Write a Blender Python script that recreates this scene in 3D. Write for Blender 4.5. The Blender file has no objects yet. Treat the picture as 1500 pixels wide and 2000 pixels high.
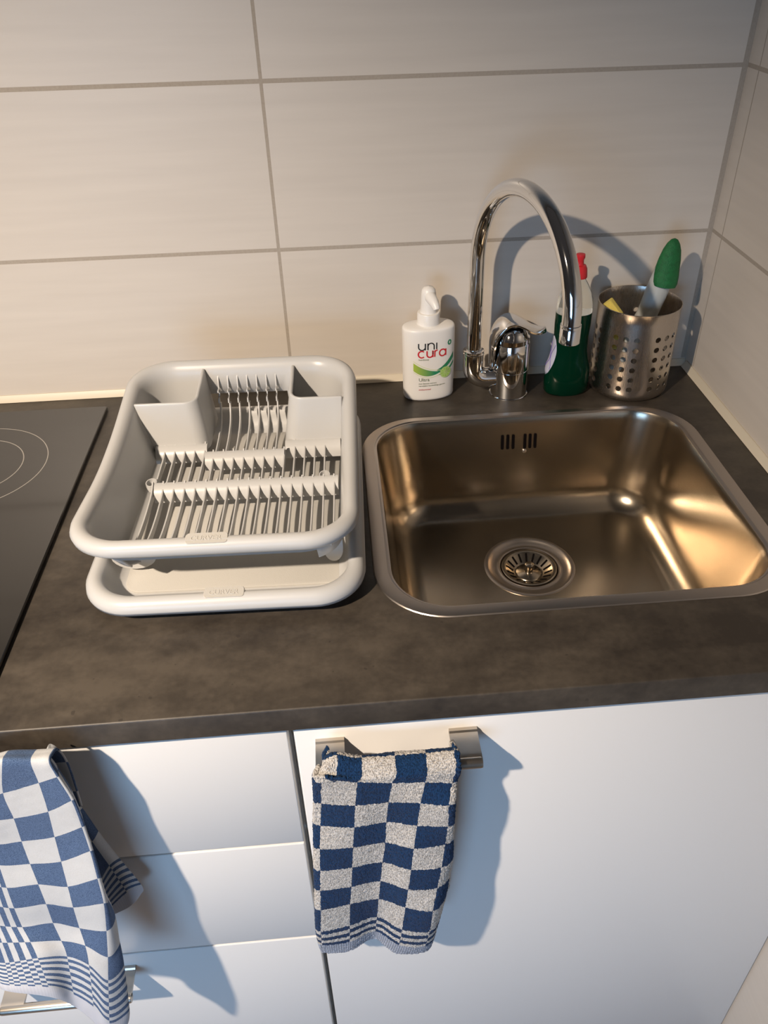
import bpy, bmesh, math, random
from mathutils import Vector, Matrix, noise
random.seed(4)
PI = math.pi
S = bpy.context.scene
COL = S.collection
ZT = 0.90                      # height of the worktop's top; all coordinates below are measured from it

# ---------------------------------------------------------------- camera
F_PX, CX, CY = 1567.76, 775.0, 1000.0
CAM = Vector((-.5246, -1.0873, .5653))
pitch, yaw, roll = -.6425, .0698, -.0227
fw = Vector((math.sin(yaw)*math.cos(pitch), math.cos(yaw)*math.cos(pitch), math.sin(pitch)))
r_ = Vector((math.cos(yaw), -math.sin(yaw), 0)); u_ = r_.cross(fw)
RT = r_*math.cos(roll)+u_*math.sin(roll); UP = -r_*math.sin(roll)+u_*math.cos(roll)
cd = bpy.data.cameras.new('camera'); cam = bpy.data.objects.new('camera', cd); COL.objects.link(cam)
cam.matrix_world = Matrix(((RT.x, UP.x, -fw.x, CAM.x), (RT.y, UP.y, -fw.y, CAM.y), (RT.z, UP.z, -fw.z, CAM.z+ZT), (0, 0, 0, 1)))
cd.sensor_fit = 'VERTICAL'; cd.sensor_height = 36; cd.lens = F_PX/2000*36
cd.shift_x = -25/2000; cd.clip_start = .02
S.camera = cam
S.view_settings.view_transform = 'Standard'; S.view_settings.look = 'None'
S.view_settings.exposure = 0.0; S.view_settings.gamma = 1.0; S.view_settings.use_curve_mapping = False

# ---------------------------------------------------------------- light
W = bpy.data.worlds.new('world'); S.world = W; W.use_nodes = True
wn = W.node_tree; bg = wn.nodes['Background']
tcw = wn.nodes.new('ShaderNodeTexCoord'); sep = wn.nodes.new('ShaderNodeSeparateXYZ')
rmp = wn.nodes.new('ShaderNodeValToRGB')
wn.links.new(tcw.outputs['Generated'], sep.inputs[0])
mr = wn.nodes.new('ShaderNodeMapRange'); mr.inputs[1].default_value = -1; mr.inputs[2].default_value = 1
wn.links.new(sep.outputs['Z'], mr.inputs[0]); wn.links.new(mr.outputs[0], rmp.inputs[0])
rmp.color_ramp.elements[0].color = (.10, .085, .08, 1); rmp.color_ramp.elements[1].color = (.22, .20, .20, 1)
wn.links.new(rmp.outputs[0], bg.inputs[0]); bg.inputs[1].default_value = .16
def light(name, kind, loc, target, energy, color, **kw):
    l = bpy.data.lights.new(name, kind); l.energy = energy; l.color = color
    for k, v in kw.items(): setattr(l, k, v)
    o = bpy.data.objects.new(name, l); COL.objects.link(o)
    o.location = (loc[0], loc[1], loc[2]+ZT)
    d = Vector(target)-Vector(loc); o.rotation_euler = d.to_track_quat('-Z', 'Y').to_euler()
    return o
light('ceiling_spot', 'SPOT', (-1.355, -1.385, 1.127), (-.95, -.52, -.30), 190, (1, .83, .655), spot_size=math.radians(90), spot_blend=1.0, shadow_soft_size=.022)
light('window_daylight', 'AREA', (-1.5, -3.0, .0), (-.66, -.6, -.72), 7.0, (.36, .63, 1.0), shape='RECTANGLE', size=1.1, size_y=1.1, spread=math.radians(80))

# ---------------------------------------------------------------- helpers
def new_mat(name):
    m = bpy.data.materials.new(name); m.use_nodes = True
    return m, m.node_tree, m.node_tree.nodes['Principled BSDF']
def mat(name, col, rough=.5, metal=0, bump=0, bscale=200, var=0, vscale=6, spec=None, **kw):
    m, nt, b = new_mat(name)
    b.inputs['Base Color'].default_value = (*col, 1); b.inputs['Roughness'].default_value = rough
    b.inputs['Metallic'].default_value = metal
    if spec is not None: b.inputs['Specular IOR Level'].default_value = spec
    for k, v in kw.items(): b.inputs[k].default_value = v
    tc = nt.nodes.new('ShaderNodeTexCoord')
    if bump:
        n = nt.nodes.new('ShaderNodeTexNoise'); n.inputs['Scale'].default_value = bscale
        bp = nt.nodes.new('ShaderNodeBump'); bp.inputs['Strength'].default_value = bump; bp.inputs['Distance'].default_value = .001
        nt.links.new(tc.outputs['Object'], n.inputs['Vector']); nt.links.new(n.outputs['Fac'], bp.inputs['Height']); nt.links.new(bp.outputs[0], b.inputs['Normal'])
    if var:
        n = nt.nodes.new('ShaderNodeTexNoise'); n.inputs['Scale'].default_value = vscale; n.inputs['Detail'].default_value = 5
        mx = nt.nodes.new('ShaderNodeMix'); mx.data_type = 'RGBA'
        mx.inputs[6].default_value = (*[c*(1-var) for c in col], 1); mx.inputs[7].default_value = (*[min(1, c*(1+var)) for c in col], 1)
        nt.links.new(tc.outputs['Object'], n.inputs['Vector']); nt.links.new(n.outputs['Fac'], mx.inputs[0]); nt.links.new(mx.outputs[2], b.inputs['Base Color'])
    return m
BASE = Vector((0, 0, 0))
def begin(name, label, cat, base, rotz=0, group=None):
    global BASE
    o = bpy.data.objects.new(name, None); COL.objects.link(o); o.empty_display_size = .02
    BASE = Vector(base)
    w = Matrix.Rotation(rotz, 3, 'Z') @ BASE
    o.location = (w.x, w.y, w.z+ZT); o.rotation_euler = (0, 0, rotz)
    o['label'] = label; o['category'] = cat
    if group: o['group'] = group
    return o
def obj(name, bm, m, parent=None, smooth=True, angle=40, kind=None, label=None, mods=()):
    me = bpy.data.meshes.new(name)
    off = -BASE if parent is not None else Vector((0, 0, ZT))
    bmesh.ops.translate(bm, verts=bm.verts, vec=off)
    bmesh.ops.recalc_face_normals(bm, faces=bm.faces)
    if smooth:
        for f in bm.faces: f.smooth = True
        for e in bm.edges:
            if len(e.link_faces) == 2 and e.calc_face_angle(0) > math.radians(angle): e.smooth = False
    bm.to_mesh(me); bm.free()
    ms = m if isinstance(m, (list, tuple)) else [m]
    for q in ms: me.materials.append(q)
    o = bpy.data.objects.new(name, me); COL.objects.link(o)
    if parent is not None: o.parent = parent
    if kind: o['kind'] = kind
    if label: o['label'] = label
    for t, kw in mods:
        md = o.modifiers.new(t.lower(), t)
        for k, v in kw.items(): setattr(md, k, v)
    return o
def box(bm, x0, x1, y0, y1, z0, z1, bev=0):
    r = bmesh.ops.create_cube(bm, size=1)
    vs = r['verts']
    for v in vs: v.co = Vector(((x0+x1)/2+v.co.x*(x1-x0), (y0+y1)/2+v.co.y*(y1-y0), (z0+z1)/2+v.co.z*(z1-z0)))
    if bev:
        es = list({e for v in vs for e in v.link_edges})
        bmesh.ops.bevel(bm, geom=es, offset=bev, segments=2, affect='EDGES', profile=.5)
def loft(bm, loops, closed=True, cap0=False, cap1=False):
    rows = [[bm.verts.new(p) for p in L] for L in loops]
    n = len(rows[0])
    for a, b in zip(rows[:-1], rows[1:]):
        for i in range(n if closed else n-1):
            j = (i+1) % n
            bm.faces.new((a[i], a[j], b[j], b[i]))
    if cap0: bm.faces.new(rows[0])
    if cap1: bm.faces.new(rows[-1])
    return rows
def lathe(bm, prof, c=(0, 0, 0), n=48, sx=1, sy=1, cap0=True, cap1=True, axis=None):
    loops = []
    for r, z in prof:
        L = []
        for i in range(n):
            a = 2*PI*i/n; L.append(Vector((r*sx*math.cos(a), r*sy*math.sin(a), z)))
        loops.append(L)
    if axis is not None:
        q = Vector((0, 0, 1)).rotation_difference(Vector(axis).normalized())
        loops = [[q @ p for p in L] for L in loops]
    loops = [[p+Vector(c) for p in L] for L in loops]
    return loft(bm, loops, cap0=cap0, cap1=cap1)
def tube(bm, pts, rad, n=20, cap=True, sx=1.0):
    pts = [Vector(p) for p in pts]
    if not hasattr(rad, '__len__'): rad = [rad]*len(pts)
    loops = []; t0 = (pts[1]-pts[0]).normalized()
    ref = Vector((0, 0, 1)) if abs(t0.z) < .9 else Vector((0, 1, 0))
    nrm = (ref-t0*ref.dot(t0)).normalized()
    for i, p in enumerate(pts):
        t = (pts[min(i+1, len(pts)-1)]-pts[max(i-1, 0)]).normalized()
        nrm = (nrm-t*nrm.dot(t)).normalized(); b = t.cross(nrm)
        loops.append([p+(nrm*math.cos(2*PI*k/n)+b*math.sin(2*PI*k/n)*sx)*rad[i] for k in range(n)])
    loft(bm, loops, cap0=cap, cap1=cap)
def rrect(x0, x1, y0, y1, r, n=10, z=0.0, m=8):
    """rounded rectangle, counter-clockwise, straight sides subdivided m times"""
    P = []
    cs = [(x1-r, y0+r, -PI/2), (x1-r, y1-r, 0), (x0+r, y1-r, PI/2), (x0+r, y0+r, PI)]
    for k, (cx, cy, a0) in enumerate(cs):
        for i in range(n+1):
            a = a0+PI/2*i/n; P.append(Vector((cx+r*math.cos(a), cy+r*math.sin(a), z)))
        nx = cs[(k+1) % 4]; e = Vector((nx[0]+r*math.cos(nx[2]), nx[1]+r*math.sin(nx[2]), z)); s = P[-1].copy()
        for i in range(1, m): P.append(s.lerp(e, i/m))
    return P
def extrude_poly(bm, pts2, f, t):
    """pts2 list of 2-D points; f(u,v,w)->Vector; thickness w in [-t/2,t/2]"""
    a = [bm.verts.new(f(u, v, -t/2)) for u, v in pts2]; b = [bm.verts.new(f(u, v, t/2)) for u, v in pts2]
    n = len(pts2)
    for i in range(n): bm.faces.new((a[i], a[(i+1) % n], b[(i+1) % n], b[i]))
    bm.faces.new(a); bm.faces.new(b)
def interp(tab, x):
    if x <= tab[0][0]: return tab[0][1]
    for (a, va), (b, vb) in zip(tab[:-1], tab[1:]):
        if x <= b:
            t = (x-a)/(b-a); t = t*t*(3-2*t); return va+(vb-va)*t
    return tab[-1][1]
def ray(px, py): return fw+RT*((px-CX)/F_PX)-UP*((py-CY)/F_PX)
def at_y(px, py, Y): d = ray(px, py); return CAM+d*((Y-CAM.y)/d.y)      # pixel -> point of the plane y = Y
def at_z(px, py, Z): d = ray(px, py); return CAM+d*((Z-CAM.z)/d.z)      # pixel -> point of the plane z = Z

def N(nt, kind, **kw):
    n = nt.nodes.new('ShaderNode'+kind)
    for k, v in kw.items(): setattr(n, k, v)
    return n
def M(nt, op, a, b=None, c=None):
    n = nt.nodes.new('ShaderNodeMath'); n.operation = op
    for i, v in enumerate((a, b, c)):
        if v is None: continue
        if isinstance(v, (int, float)): n.inputs[i].default_value = v
        else: nt.links.new(v, n.inputs[i])
    return n.outputs[0]
def MIX(nt, fac, a, b):
    n = nt.nodes.new('ShaderNodeMix'); n.data_type = 'RGBA'
    for i, v in ((0, fac), (6, a), (7, b)):
        if isinstance(v, (int, float)): n.inputs[i].default_value = v
        elif isinstance(v, tuple): n.inputs[i].default_value = (*v, 1) if len(v) == 3 else v
        else: nt.links.new(v, n.inputs[i])
    return n.outputs[2]

# ---------------------------------------------------------------- materials
def tile_material(name, axis, vlines, gw, corner=0):
    """glazed wall tiles, 20 cm rows; axis = 'X' or 'Y' along the wall"""
    m, nt, b = new_mat(name)
    tc = N(nt, 'TexCoord'); sp = N(nt, 'SeparateXYZ'); nt.links.new(tc.outputs['Object'], sp.inputs[0])
    h = sp.outputs[axis]; z = sp.outputs['Z']
    zz = M(nt, 'SUBTRACT', z, ZT)
    fr = M(nt, 'MULTIPLY', M(nt, 'ABSOLUTE', M(nt, 'SUBTRACT', M(nt, 'FRACT', M(nt, 'ADD', M(nt, 'DIVIDE', zz, .2027), .5)), .5)), .2027)
    g = M(nt, 'LESS_THAN', fr, .0025)
    for x0, w in vlines:
        g = M(nt, 'MAXIMUM', g, M(nt, 'LESS_THAN', M(nt, 'ABSOLUTE', M(nt, 'SUBTRACT', h, x0)), w/2))
    g = M(nt, 'MULTIPLY', g, M(nt, 'GREATER_THAN', zz, .01))
    mp = N(nt, 'Mapping'); nt.links.new(tc.outputs['Object'], mp.inputs[0]); mp.inputs['Scale'].default_value = (3, 3, 46)
    ns = N(nt, 'TexNoise'); ns.inputs['Scale'].default_value = 1.6; ns.inputs['Detail'].default_value = 6; nt.links.new(mp.outputs[0], ns.inputs['Vector'])
    rp = N(nt, 'ValToRGB'); nt.links.new(ns.outputs['Fac'], rp.inputs[0])
    rp.color_ramp.elements[0].position = .3; rp.color_ramp.elements[0].color = (.600, .545, .482, 1)
    rp.color_ramp.elements[1].position = .7; rp.color_ramp.elements[1].color = (.640, .583, .516, 1)
    n2 = N(nt, 'TexNoise'); n2.inputs['Scale'].default_value = 300; nt.links.new(tc.outputs['Object'], n2.inputs['Vector'])
    gc = MIX(nt, n2.outputs['Fac'], (.34, .29, .24), (.44, .39, .33))
    nt.links.new(MIX(nt, g, rp.outputs[0], gc), b.inputs['Base Color'])
    nt.links.new(M(nt, 'ADD', M(nt, 'MULTIPLY', g, .5), .38), b.inputs['Roughness'])
    bp = N(nt, 'Bump'); bp.inputs['Strength'].default_value = .5; bp.inputs['Distance'].default_value = .0015
    nt.links.new(M(nt, 'ADD', M(nt, 'SUBTRACT', 1.0, g), M(nt, 'MULTIPLY', ns.outputs['Fac'], .05)), bp.inputs['Height']); nt.links.new(bp.outputs[0], b.inputs['Normal'])
    return m
def worktop_material():
    m, nt, b = new_mat('dark_concrete_laminate')
    tc = N(nt, 'TexCoord')
    def noise_(s, d, det=6):
        mp = N(nt, 'Mapping'); mp.inputs['Scale'].default_value = d; nt.links.new(tc.outputs['Object'], mp.inputs[0])
        n = N(nt, 'TexNoise'); n.inputs['Scale'].default_value = s; n.inputs['Detail'].default_value = det; nt.links.new(mp.outputs[0], n.inputs['Vector']); return n.outputs['Fac']
    a = noise_(5, (1, 2.0, 1), 8); c = noise_(28, (1, 1.6, 1), 6); d = noise_(160, (1, 1, 1), 3)
    v = M(nt, 'ADD', M(nt, 'MULTIPLY', a, .55), M(nt, 'ADD', M(nt, 'MULTIPLY', c, .3), M(nt, 'MULTIPLY', d, .15)))
    rp = N(nt, 'ValToRGB'); nt.links.new(v, rp.inputs[0])
    e = rp.color_ramp.elements; e[0].position = .40; e[0].color = (.029, .023, .018, 1); e[1].position = .62; e[1].color = (.080, .066, .051, 1)
    k = rp.color_ramp.elements.new(.5); k.color = (.049, .040, .031, 1)
    sp = M(nt, 'GREATER_THAN', noise_(75, (1, 1, 1), 2), .74)
    nt.links.new(MIX(nt, M(nt, 'MULTIPLY', sp, .6), rp.outputs[0], (.03, .024, .02)), b.inputs['Base Color'])
    b.inputs['Roughness'].default_value = .48
    bp = N(nt, 'Bump'); bp.inputs['Strength'].default_value = .18; bp.inputs['Distance'].default_value = .0006
    nt.links.new(d, bp.inputs['Height']); nt.links.new(bp.outputs[0], b.inputs['Normal'])
    return m
def check_material(name, dark, lite, ub, vb, ku, kv, vf, fringe, terry):
    """woven checks laid out in the cloth's own U,V; narrow stripes in its borders"""
    m, nt, b = new_mat(name)
    uv = N(nt, 'UVMap'); uv.uv_map = 'UVMap'; sp = N(nt, 'SeparateXYZ'); nt.links.new(uv.outputs[0], sp.inputs[0])
    tc = N(nt, 'TexCoord')
    wob = N(nt, 'TexNoise'); wob.inputs['Scale'].default_value = 420 if terry else 900; nt.links.new(tc.outputs['Object'], wob.inputs['Vector'])
    w = M(nt, 'MULTIPLY', M(nt, 'SUBTRACT', wob.outputs['Fac'], .5), .055 if terry else .02)
    U = M(nt, 'ADD', sp.outputs['X'], M(nt, 'MULTIPLY', w, .6)); V = M(nt, 'ADD', sp.outputs['Y'], w)
    lu = M(nt, 'LESS_THAN', U, ub)
    U2 = M(nt, 'ADD', U, M(nt, 'MULTIPLY', lu, M(nt, 'MULTIPLY', M(nt, 'SUBTRACT', U, ub), ku-1)))
    gv = M(nt, 'GREATER_THAN', V, vb)
    V2 = M(nt, 'ADD', V, M(nt, 'MULTIPLY', gv, M(nt, 'MULTIPLY', M(nt, 'SUBTRACT', V, vb), kv-1)))
    par = M(nt, 'FLOORED_MODULO', M(nt, 'ADD', M(nt, 'FLOOR', U2), M(nt, 'FLOOR', V2)), 2.0)
    par = M(nt, 'GREATER_THAN', par, .5)
    fine = N(nt, 'TexNoise'); fine.inputs['Scale'].default_value = 700 if terry else 1500; fine.inputs['Detail'].default_value = 3
    if terry:
        mp = N(nt, 'Mapping'); mp.inputs['Scale'].default_value = (1.7, 1, .55); nt.links.new(tc.outputs['Object'], mp.inputs[0]); nt.links.new(mp.outputs[0], fine.inputs['Vector'])
    else: nt.links.new(tc.outputs['Object'], fine.inputs['Vector'])
    rp = N(nt, 'ValToRGB'); nt.links.new(fine.outputs['Fac'], rp.inputs[0]); rp.color_ramp.elements[0].position = .36; rp.color_ramp.elements[1].position = .56
    sp_ = rp.outputs[0]
    if terry:
        ld = MIX(nt, sp_, tuple(c*.42 for c in lite), lite); dd = MIX(nt, sp_, tuple(c*.55 for c in dark), tuple(c*1.25 for c in dark))
    else:
        ld = MIX(nt, sp_, tuple(c*.9 for c in lite), lite); dd = MIX(nt, sp_, tuple(c*.75 for c in dark), tuple(c*1.3+.03 for c in dark))
    col = MIX(nt, par, ld, dd)
    st = M(nt, 'GREATER_THAN', M(nt, 'SINE', M(nt, 'MULTIPLY', sp.outputs['X'], 78.0)), .1)
    fr = MIX(nt, M(nt, 'MULTIPLY', st, .75 if terry else .1), fringe, tuple(c*.45 for c in fringe))
    fs = M(nt, 'GREATER_THAN', V, vf)
    nt.links.new(MIX(nt, fs, col, fr), b.inputs['Base Color'])
    b.inputs['Roughness'].default_value = .95; b.inputs['Specular IOR Level'].default_value = .1
    b.inputs['Sheen Weight'].default_value = .06
    bp = N(nt, 'Bump'); bp.inputs['Strength'].default_value = .9 if terry else .35; bp.inputs['Distance'].default_value = .0014 if terry else .0004
    nt.links.new(fine.outputs['Fac'], bp.inputs['Height']); nt.links.new(bp.outputs[0], b.inputs['Normal'])
    return m
def brushed(name, col, rough, sc, strength=.15, aniso=0):
    m, nt, b = new_mat(name)
    b.inputs['Metallic'].default_value = 1; b.inputs['Base Color'].default_value = (*col, 1); b.inputs['Anisotropic'].default_value = aniso
    tc = N(nt, 'TexCoord'); mp = N(nt, 'Mapping'); mp.inputs['Scale'].default_value = sc; nt.links.new(tc.outputs['Object'], mp.inputs[0])
    n = N(nt, 'TexNoise'); n.inputs['Scale'].default_value = 30; n.inputs['Detail'].default_value = 6; nt.links.new(mp.outputs[0], n.inputs['Vector'])
    n2 = N(nt, 'TexNoise'); n2.inputs['Scale'].default_value = 9; n2.inputs['Detail'].default_value = 6; nt.links.new(tc.outputs['Object'], n2.inputs['Vector'])
    r = M(nt, 'ADD', rough-.07, M(nt, 'ADD', M(nt, 'MULTIPLY', n.outputs['Fac'], .06), M(nt, 'MULTIPLY', n2.outputs['Fac'], .09)))
    nt.links.new(r, b.inputs['Roughness'])
    bp = N(nt, 'Bump'); bp.inputs['Strength'].default_value = strength; bp.inputs['Distance'].default_value = .0003
    nt.links.new(n.outputs['Fac'], bp.inputs['Height']); nt.links.new(bp.outputs[0], b.inputs['Normal'])
    return m

m_wallB = tile_material('cream_wall_tiles', 'X', [(-.600, .0042), (-1.2, .0042), (-1.8, .0042), (-.003, .0085)], .005)
m_wallR = tile_material('cream_side_wall_tiles', 'Y', [(-.031, .0022), (-.631, .004), (-1.231, .004)], .005)
m_top = worktop_material()
m_sil = mat('cream_sealant', (.62, .56, .45), .45)
m_lac = mat('white_lacquer', (.78, .77, .755), .42, spec=.4, bump=.02, bscale=60)
m_carc = mat('cabinet_board', (.55, .54, .52), .6)
m_dark = mat('dark_gap', (.004, .003, .003), .9, spec=.05)
m_grip = brushed('satin_nickel', (.55, .50, .44), .30, (1, 40, 40), .1)
m_plas = mat('light_grey_plastic', (.52, .52, .515), .33, spec=.45, bump=.03, bscale=900, **{'Subsurface Weight': 0.0})
m_plas2 = mat('matt_grey_plastic', (.50, .485, .45), .6, bump=.25, bscale=1500)
m_steel = brushed('brushed_sink_steel', (.45, .387, .305), .225, (2, 60, 60), .12)
m_steel_rim = brushed('sink_rim_steel', (.46, .41, .37), .34, (2, 60, 60), .12)
m_cup = brushed('brushed_cup_steel', (.56, .51, .46), .27, (60, 60, 2), .10)
m_chrome = mat('chrome', (.80, .79, .78), .06, 1)
m_glass = mat('black_ceramic_glass', (.012, .011, .010), .10, spec=.8, bump=.0)
m_ring = mat('printed_grey_ring', (.35, .33, .30), .4)
m_white = mat('white_bottle_plastic', (.80, .78, .75), .35)
m_black = mat('black_print', (.02, .02, .02), .5)
m_red = mat('red_print', (.55, .02, .03), .5)
m_green = mat('green_print', (.02, .22, .10), .5)
m_lgreen = mat('light_green_print', (.30, .46, .08), .5)
m_grey = mat('grey_green_print', (.16, .20, .12), .5)
m_lime = mat('lime_print', (.35, .58, .12), .5, var=.25, vscale=300)
m_paleline = mat('pale_line_print', (.62, .66, .40), .5)
m_gliq = mat('green_soap', (.0006, .026, .012), .12, spec=.4, **{'Transmission Weight': .2, 'IOR': 1.35})
m_clear = mat('clear_bottle', (.93, .97, .95), .06, **{'Transmission Weight': .95, 'IOR': 1.3})
m_redcap = mat('red_cap', (.62, .02, .03), .35)
m_lab = mat('soap_label', (.50, .50, .60), .4)
m_violet = mat('violet_print', (.16, .10, .38), .5)
m_pale = mat('frosted_handle', (.66, .68, .66), .3, **{'Transmission Weight': .35, 'IOR': 1.2})
m_bris = mat('green_bristles', (.006, .130, .034), .65, bump=.9, bscale=700, var=.45, vscale=180)
m_sponge = mat('yellow_sponge', (.80, .66, .16), .9, bump=.8, bscale=500)
m_terry = check_material('blue_check_terry', (.008, .032, .092), (.60, .575, .55), -9, 8, 1, 5, 9.0, (.34, .38, .47), True)
m_tea = check_material('blue_check_tea_cloth', (.048, .088, .178), (.52, .535, .555), 0, 9, 6, 12, 10.0, (.52, .53, .58), False)
m_floor = mat('floor_laminate', (.16, .12, .09), .5, var=.3, vscale=5)

# ---------------------------------------------------------------- the room
BASE = Vector((0, 0, 0))
def struct(name, bm, m, smooth=False):
    o = obj(name, bm, m, None, smooth=smooth); o['kind'] = 'structure'; return o
bm = bmesh.new(); box(bm, -2.6, 0.12, 0, .12, -.9, 1.7); struct('wall_back', bm, m_wallB)
bm = bmesh.new(); box(bm, 0.0, .12, -2.6, 0, -.9, 1.7); struct('wall_right', bm, m_wallR)
bm = bmesh.new(); box(bm, -2.6, 0, -3.2, 0, -.95, -.9); struct('floor', bm, m_floor)
# sealant beads along both walls
def bead(name, a, b, nrm, w=.0085, h=.0085):
    bm = bmesh.new(); a = Vector(a); b = Vector(b); nrm = Vector(nrm)
    prof = [(0, 0), (w, 0), (w*.80, h*.22), (w*.42, h*.62), (w*.18, h), (0, h)]
    loops = [[p+nrm*u+Vector((0, 0, v+.0003)) for u, v in prof] for p in (a, b)]
    loft(bm, loops, cap0=True, cap1=True); struct(name, bm, m_sil, True)
bead('trim_1', (-2.2, -.0002, 0), (-.0002, -.0002, 0), (0, -1, 0))
bead('trim_2', (-.0002, -.0095, 0), (-.0002, -.612, 0), (-1, 0, 0))

# ---------------------------------------------------------------- worktop with the opening for the sink
def ray_rrect(cx, cy, a, x0, x1, y0, y1, r):
    d = Vector((math.cos(a), math.sin(a))); lo, hi = 0, 3
    def inside(x, y):
        if not (x0 <= x <= x1 and y0 <= y <= y1): return False
        qx = max(x0+r-x, x-(x1-r), 0); qy = max(y0+r-y, y-(y1-r), 0)
        return qx*qx+qy*qy <= r*r or qx == 0 or qy == 0
    for _ in range(40):
        mid = (lo+hi)/2
        if inside(cx+d.x*mid, cy+d.y*mid): lo = mid
        else: hi = mid
    return Vector((cx+d.x*lo, cy+d.y*lo, 0))
wt = begin('worktop', 'dark brown concrete-look kitchen worktop carrying the hob and the steel sink', 'worktop', (-1.0, -.3, -.0287))
WX0, WX1, WY0, WY1 = -2.2, -.0005, -.615, -.0005
scx, scy = -.281, -.318
angs = [2*PI*i/180 for i in range(180)]+[math.atan2(y-scy, x-scx) % (2*PI) for x in (WX0, WX1) for y in (WY0, WY1)]
angs = sorted(set(angs))
def wloop(x0, x1, y0, y1, r, z): return [ray_rrect(scx, scy, a, x0, x1, y0, y1, r)+Vector((0, 0, z)) for a in angs]
b_ = .0018
bm = bmesh.new()
loft(bm, [wloop(-.496, -.066, -.505, -.1305, .066, -.0287), wloop(-.496, -.066, -.505, -.1305, .066, 0),
          wloop(WX0+b_, WX1-b_, WY0+b_, WY1-b_, .0001, 0), wloop(WX0+b_*.3, WX1-b_*.3, WY0+b_*.3, WY1-b_*.3, .0001, -b_*.3), wloop(WX0, WX1, WY0, WY1, .0001, -b_),
          wloop(WX0, WX1, WY0, WY1, .0001, -.0287), wloop(-.496, -.066, -.505, -.1305, .066, -.0287)])
bmesh.ops.remove_doubles(bm, verts=bm.verts, dist=1e-6)
obj('slab', bm, m_top, wt, angle=60)

# ---------------------------------------------------------------- cabinets
def handle(parent, xc, ztop, yd):
    bm = bmesh.new(); yb, zb = -.6405, ztop-.0078
    h = .0765
    for s in (-1, 1):
        xa, xb = (xc-h, xc-h+.027) if s < 0 else (xc+h-.027, xc+h)
        pr = [(yd+.0005, ztop), (yd-.0035, ztop), (yd-.0050, ztop-.0016), (yb+.0085, zb+.0050), (yb+.0060, zb+.0056), (yb+.001, zb+.0052), (yb, zb), (yb+.006, zb+.001), (yd-.005, ztop-.0048), (yd+.0005, ztop-.0045)]
        loops = [[Vector((x, y, z)) for y, z in pr] for x in (xa, xb)]
        loft(bm, loops, cap0=True, cap1=True)
    tube(bm, [(xc-h, yb, zb), (xc-h+.002, yb, zb), (xc+h-.002, yb, zb), (xc+h, yb, zb)], [.0052, .0057, .0057, .0052], 20)
    obj('handle', bm, m_grip, parent, angle=35, label='satin steel bar handle')
YD = -.606
cab = begin('drawer_cabinet', 'white kitchen base cabinet with three stacked drawer fronts under the hob', 'cabinet', (-.892, -.31, -.9))
bm = bmesh.new()
box(bm, -1.188, -1.170, -.586, -.01, -.86, -.029); box(bm, -.612, -.596, -.586, -.01, -.86, -.029); box(bm, -1.170, -.612, -.586, -.01, -.86, -.845); box(bm, -1.170, -.612, -.03, -.02, -.845, -.03); box(bm, -1.17, -.612, -.584, -.50, -.046, -.030)
obj('carcass', bm, m_carc, cab, smooth=False)
bm = bmesh.new(); box(bm, -1.188, -.596, -.55, -.53, -.9, -.86); obj('plinth', bm, m_lac, cab, smooth=False)
for z1, z0 in ((-.0305, -.2258), (-.2288, -.4312), (-.4345, -.858)):
    bm = bmesh.new(); box(bm, -1.186, -.5978, YD, -.5865, z0, z1, .0014)
    d = obj('drawer', bm, m_lac, cab, angle=60)
    handle(d, -.9005, z1-.0275 if z1 > -.4 else -.4615, YD)
cab = begin('sink_cabinet', 'white kitchen base cabinet with one large door below the sink', 'cabinet', (-.297, -.31, -.9))
bm = bmesh.new()
box(bm, -.5955, -.580, -.586, -.01, -.86, -.029); box(bm, -.020, -.004, -.586, -.01, -.86, -.029); box(bm, -.580, -.020, -.586, -.01, -.86, -.845); box(bm, -.58, -.02, -.03, -.02, -.845, -.2); box(bm, -.58, -.02, -.584, -.53, -.046, -.030)
obj('carcass', bm, m_carc, cab, smooth=False)
bm = bmesh.new(); box(bm, -.5955, -.004, -.55, -.53, -.9, -.86); obj('plinth', bm, m_lac, cab, smooth=False)
bm = bmesh.new(); box(bm, -.5918, -.0022, YD, -.5865, -.858, -.0305, .0014)
d = obj('door', bm, m_lac, cab, angle=60); handle(d, -.4960, -.0555, YD)

# ---------------------------------------------------------------- hob
hob = begin('ceramic_hob', 'black glass ceramic hob with thin grey cooking rings set in the worktop', 'hob', (-1.15, -.3, .0006))
bm = bmesh.new()
loft(bm, [rrect(-1.44, -.8635, -.560, -.0450, .002, 3, .0006), rrect(-1.44, -.8635, -.560, -.0450, .002, 3, .0052), rrect(-1.4392, -.8643, -.5592, -.0458, .002, 3, .0060)], cap0=True, cap1=True)
obj('glass_plate', bm, m_glass, hob, angle=30)
for cx, cy, rs in ((-1.0078, -.188, (.0952, .0652)), (-1.29, -.188, (.075,)), (-1.0078, -.43, (.075,)), (-1.29, -.42, (.105,))):
    for r in rs:
        bm = bmesh.new(); loft(bm, [[Vector((cx+q*math.cos(2*PI*i/96), cy+q*math.sin(2*PI*i/96), z)) for i in range(96)] for q, z in ((r-.0006, .00600), (r-.0004, .00608), (r+.0004, .00608), (r+.0006, .00600))])
        if cx > -1.1 and cy > -.3: obj('cooking_ring', bm, m_ring, hob, label='thin grey printed ring')
        else: obj('cooking_ring', bm, m_ring, hob)

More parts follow.
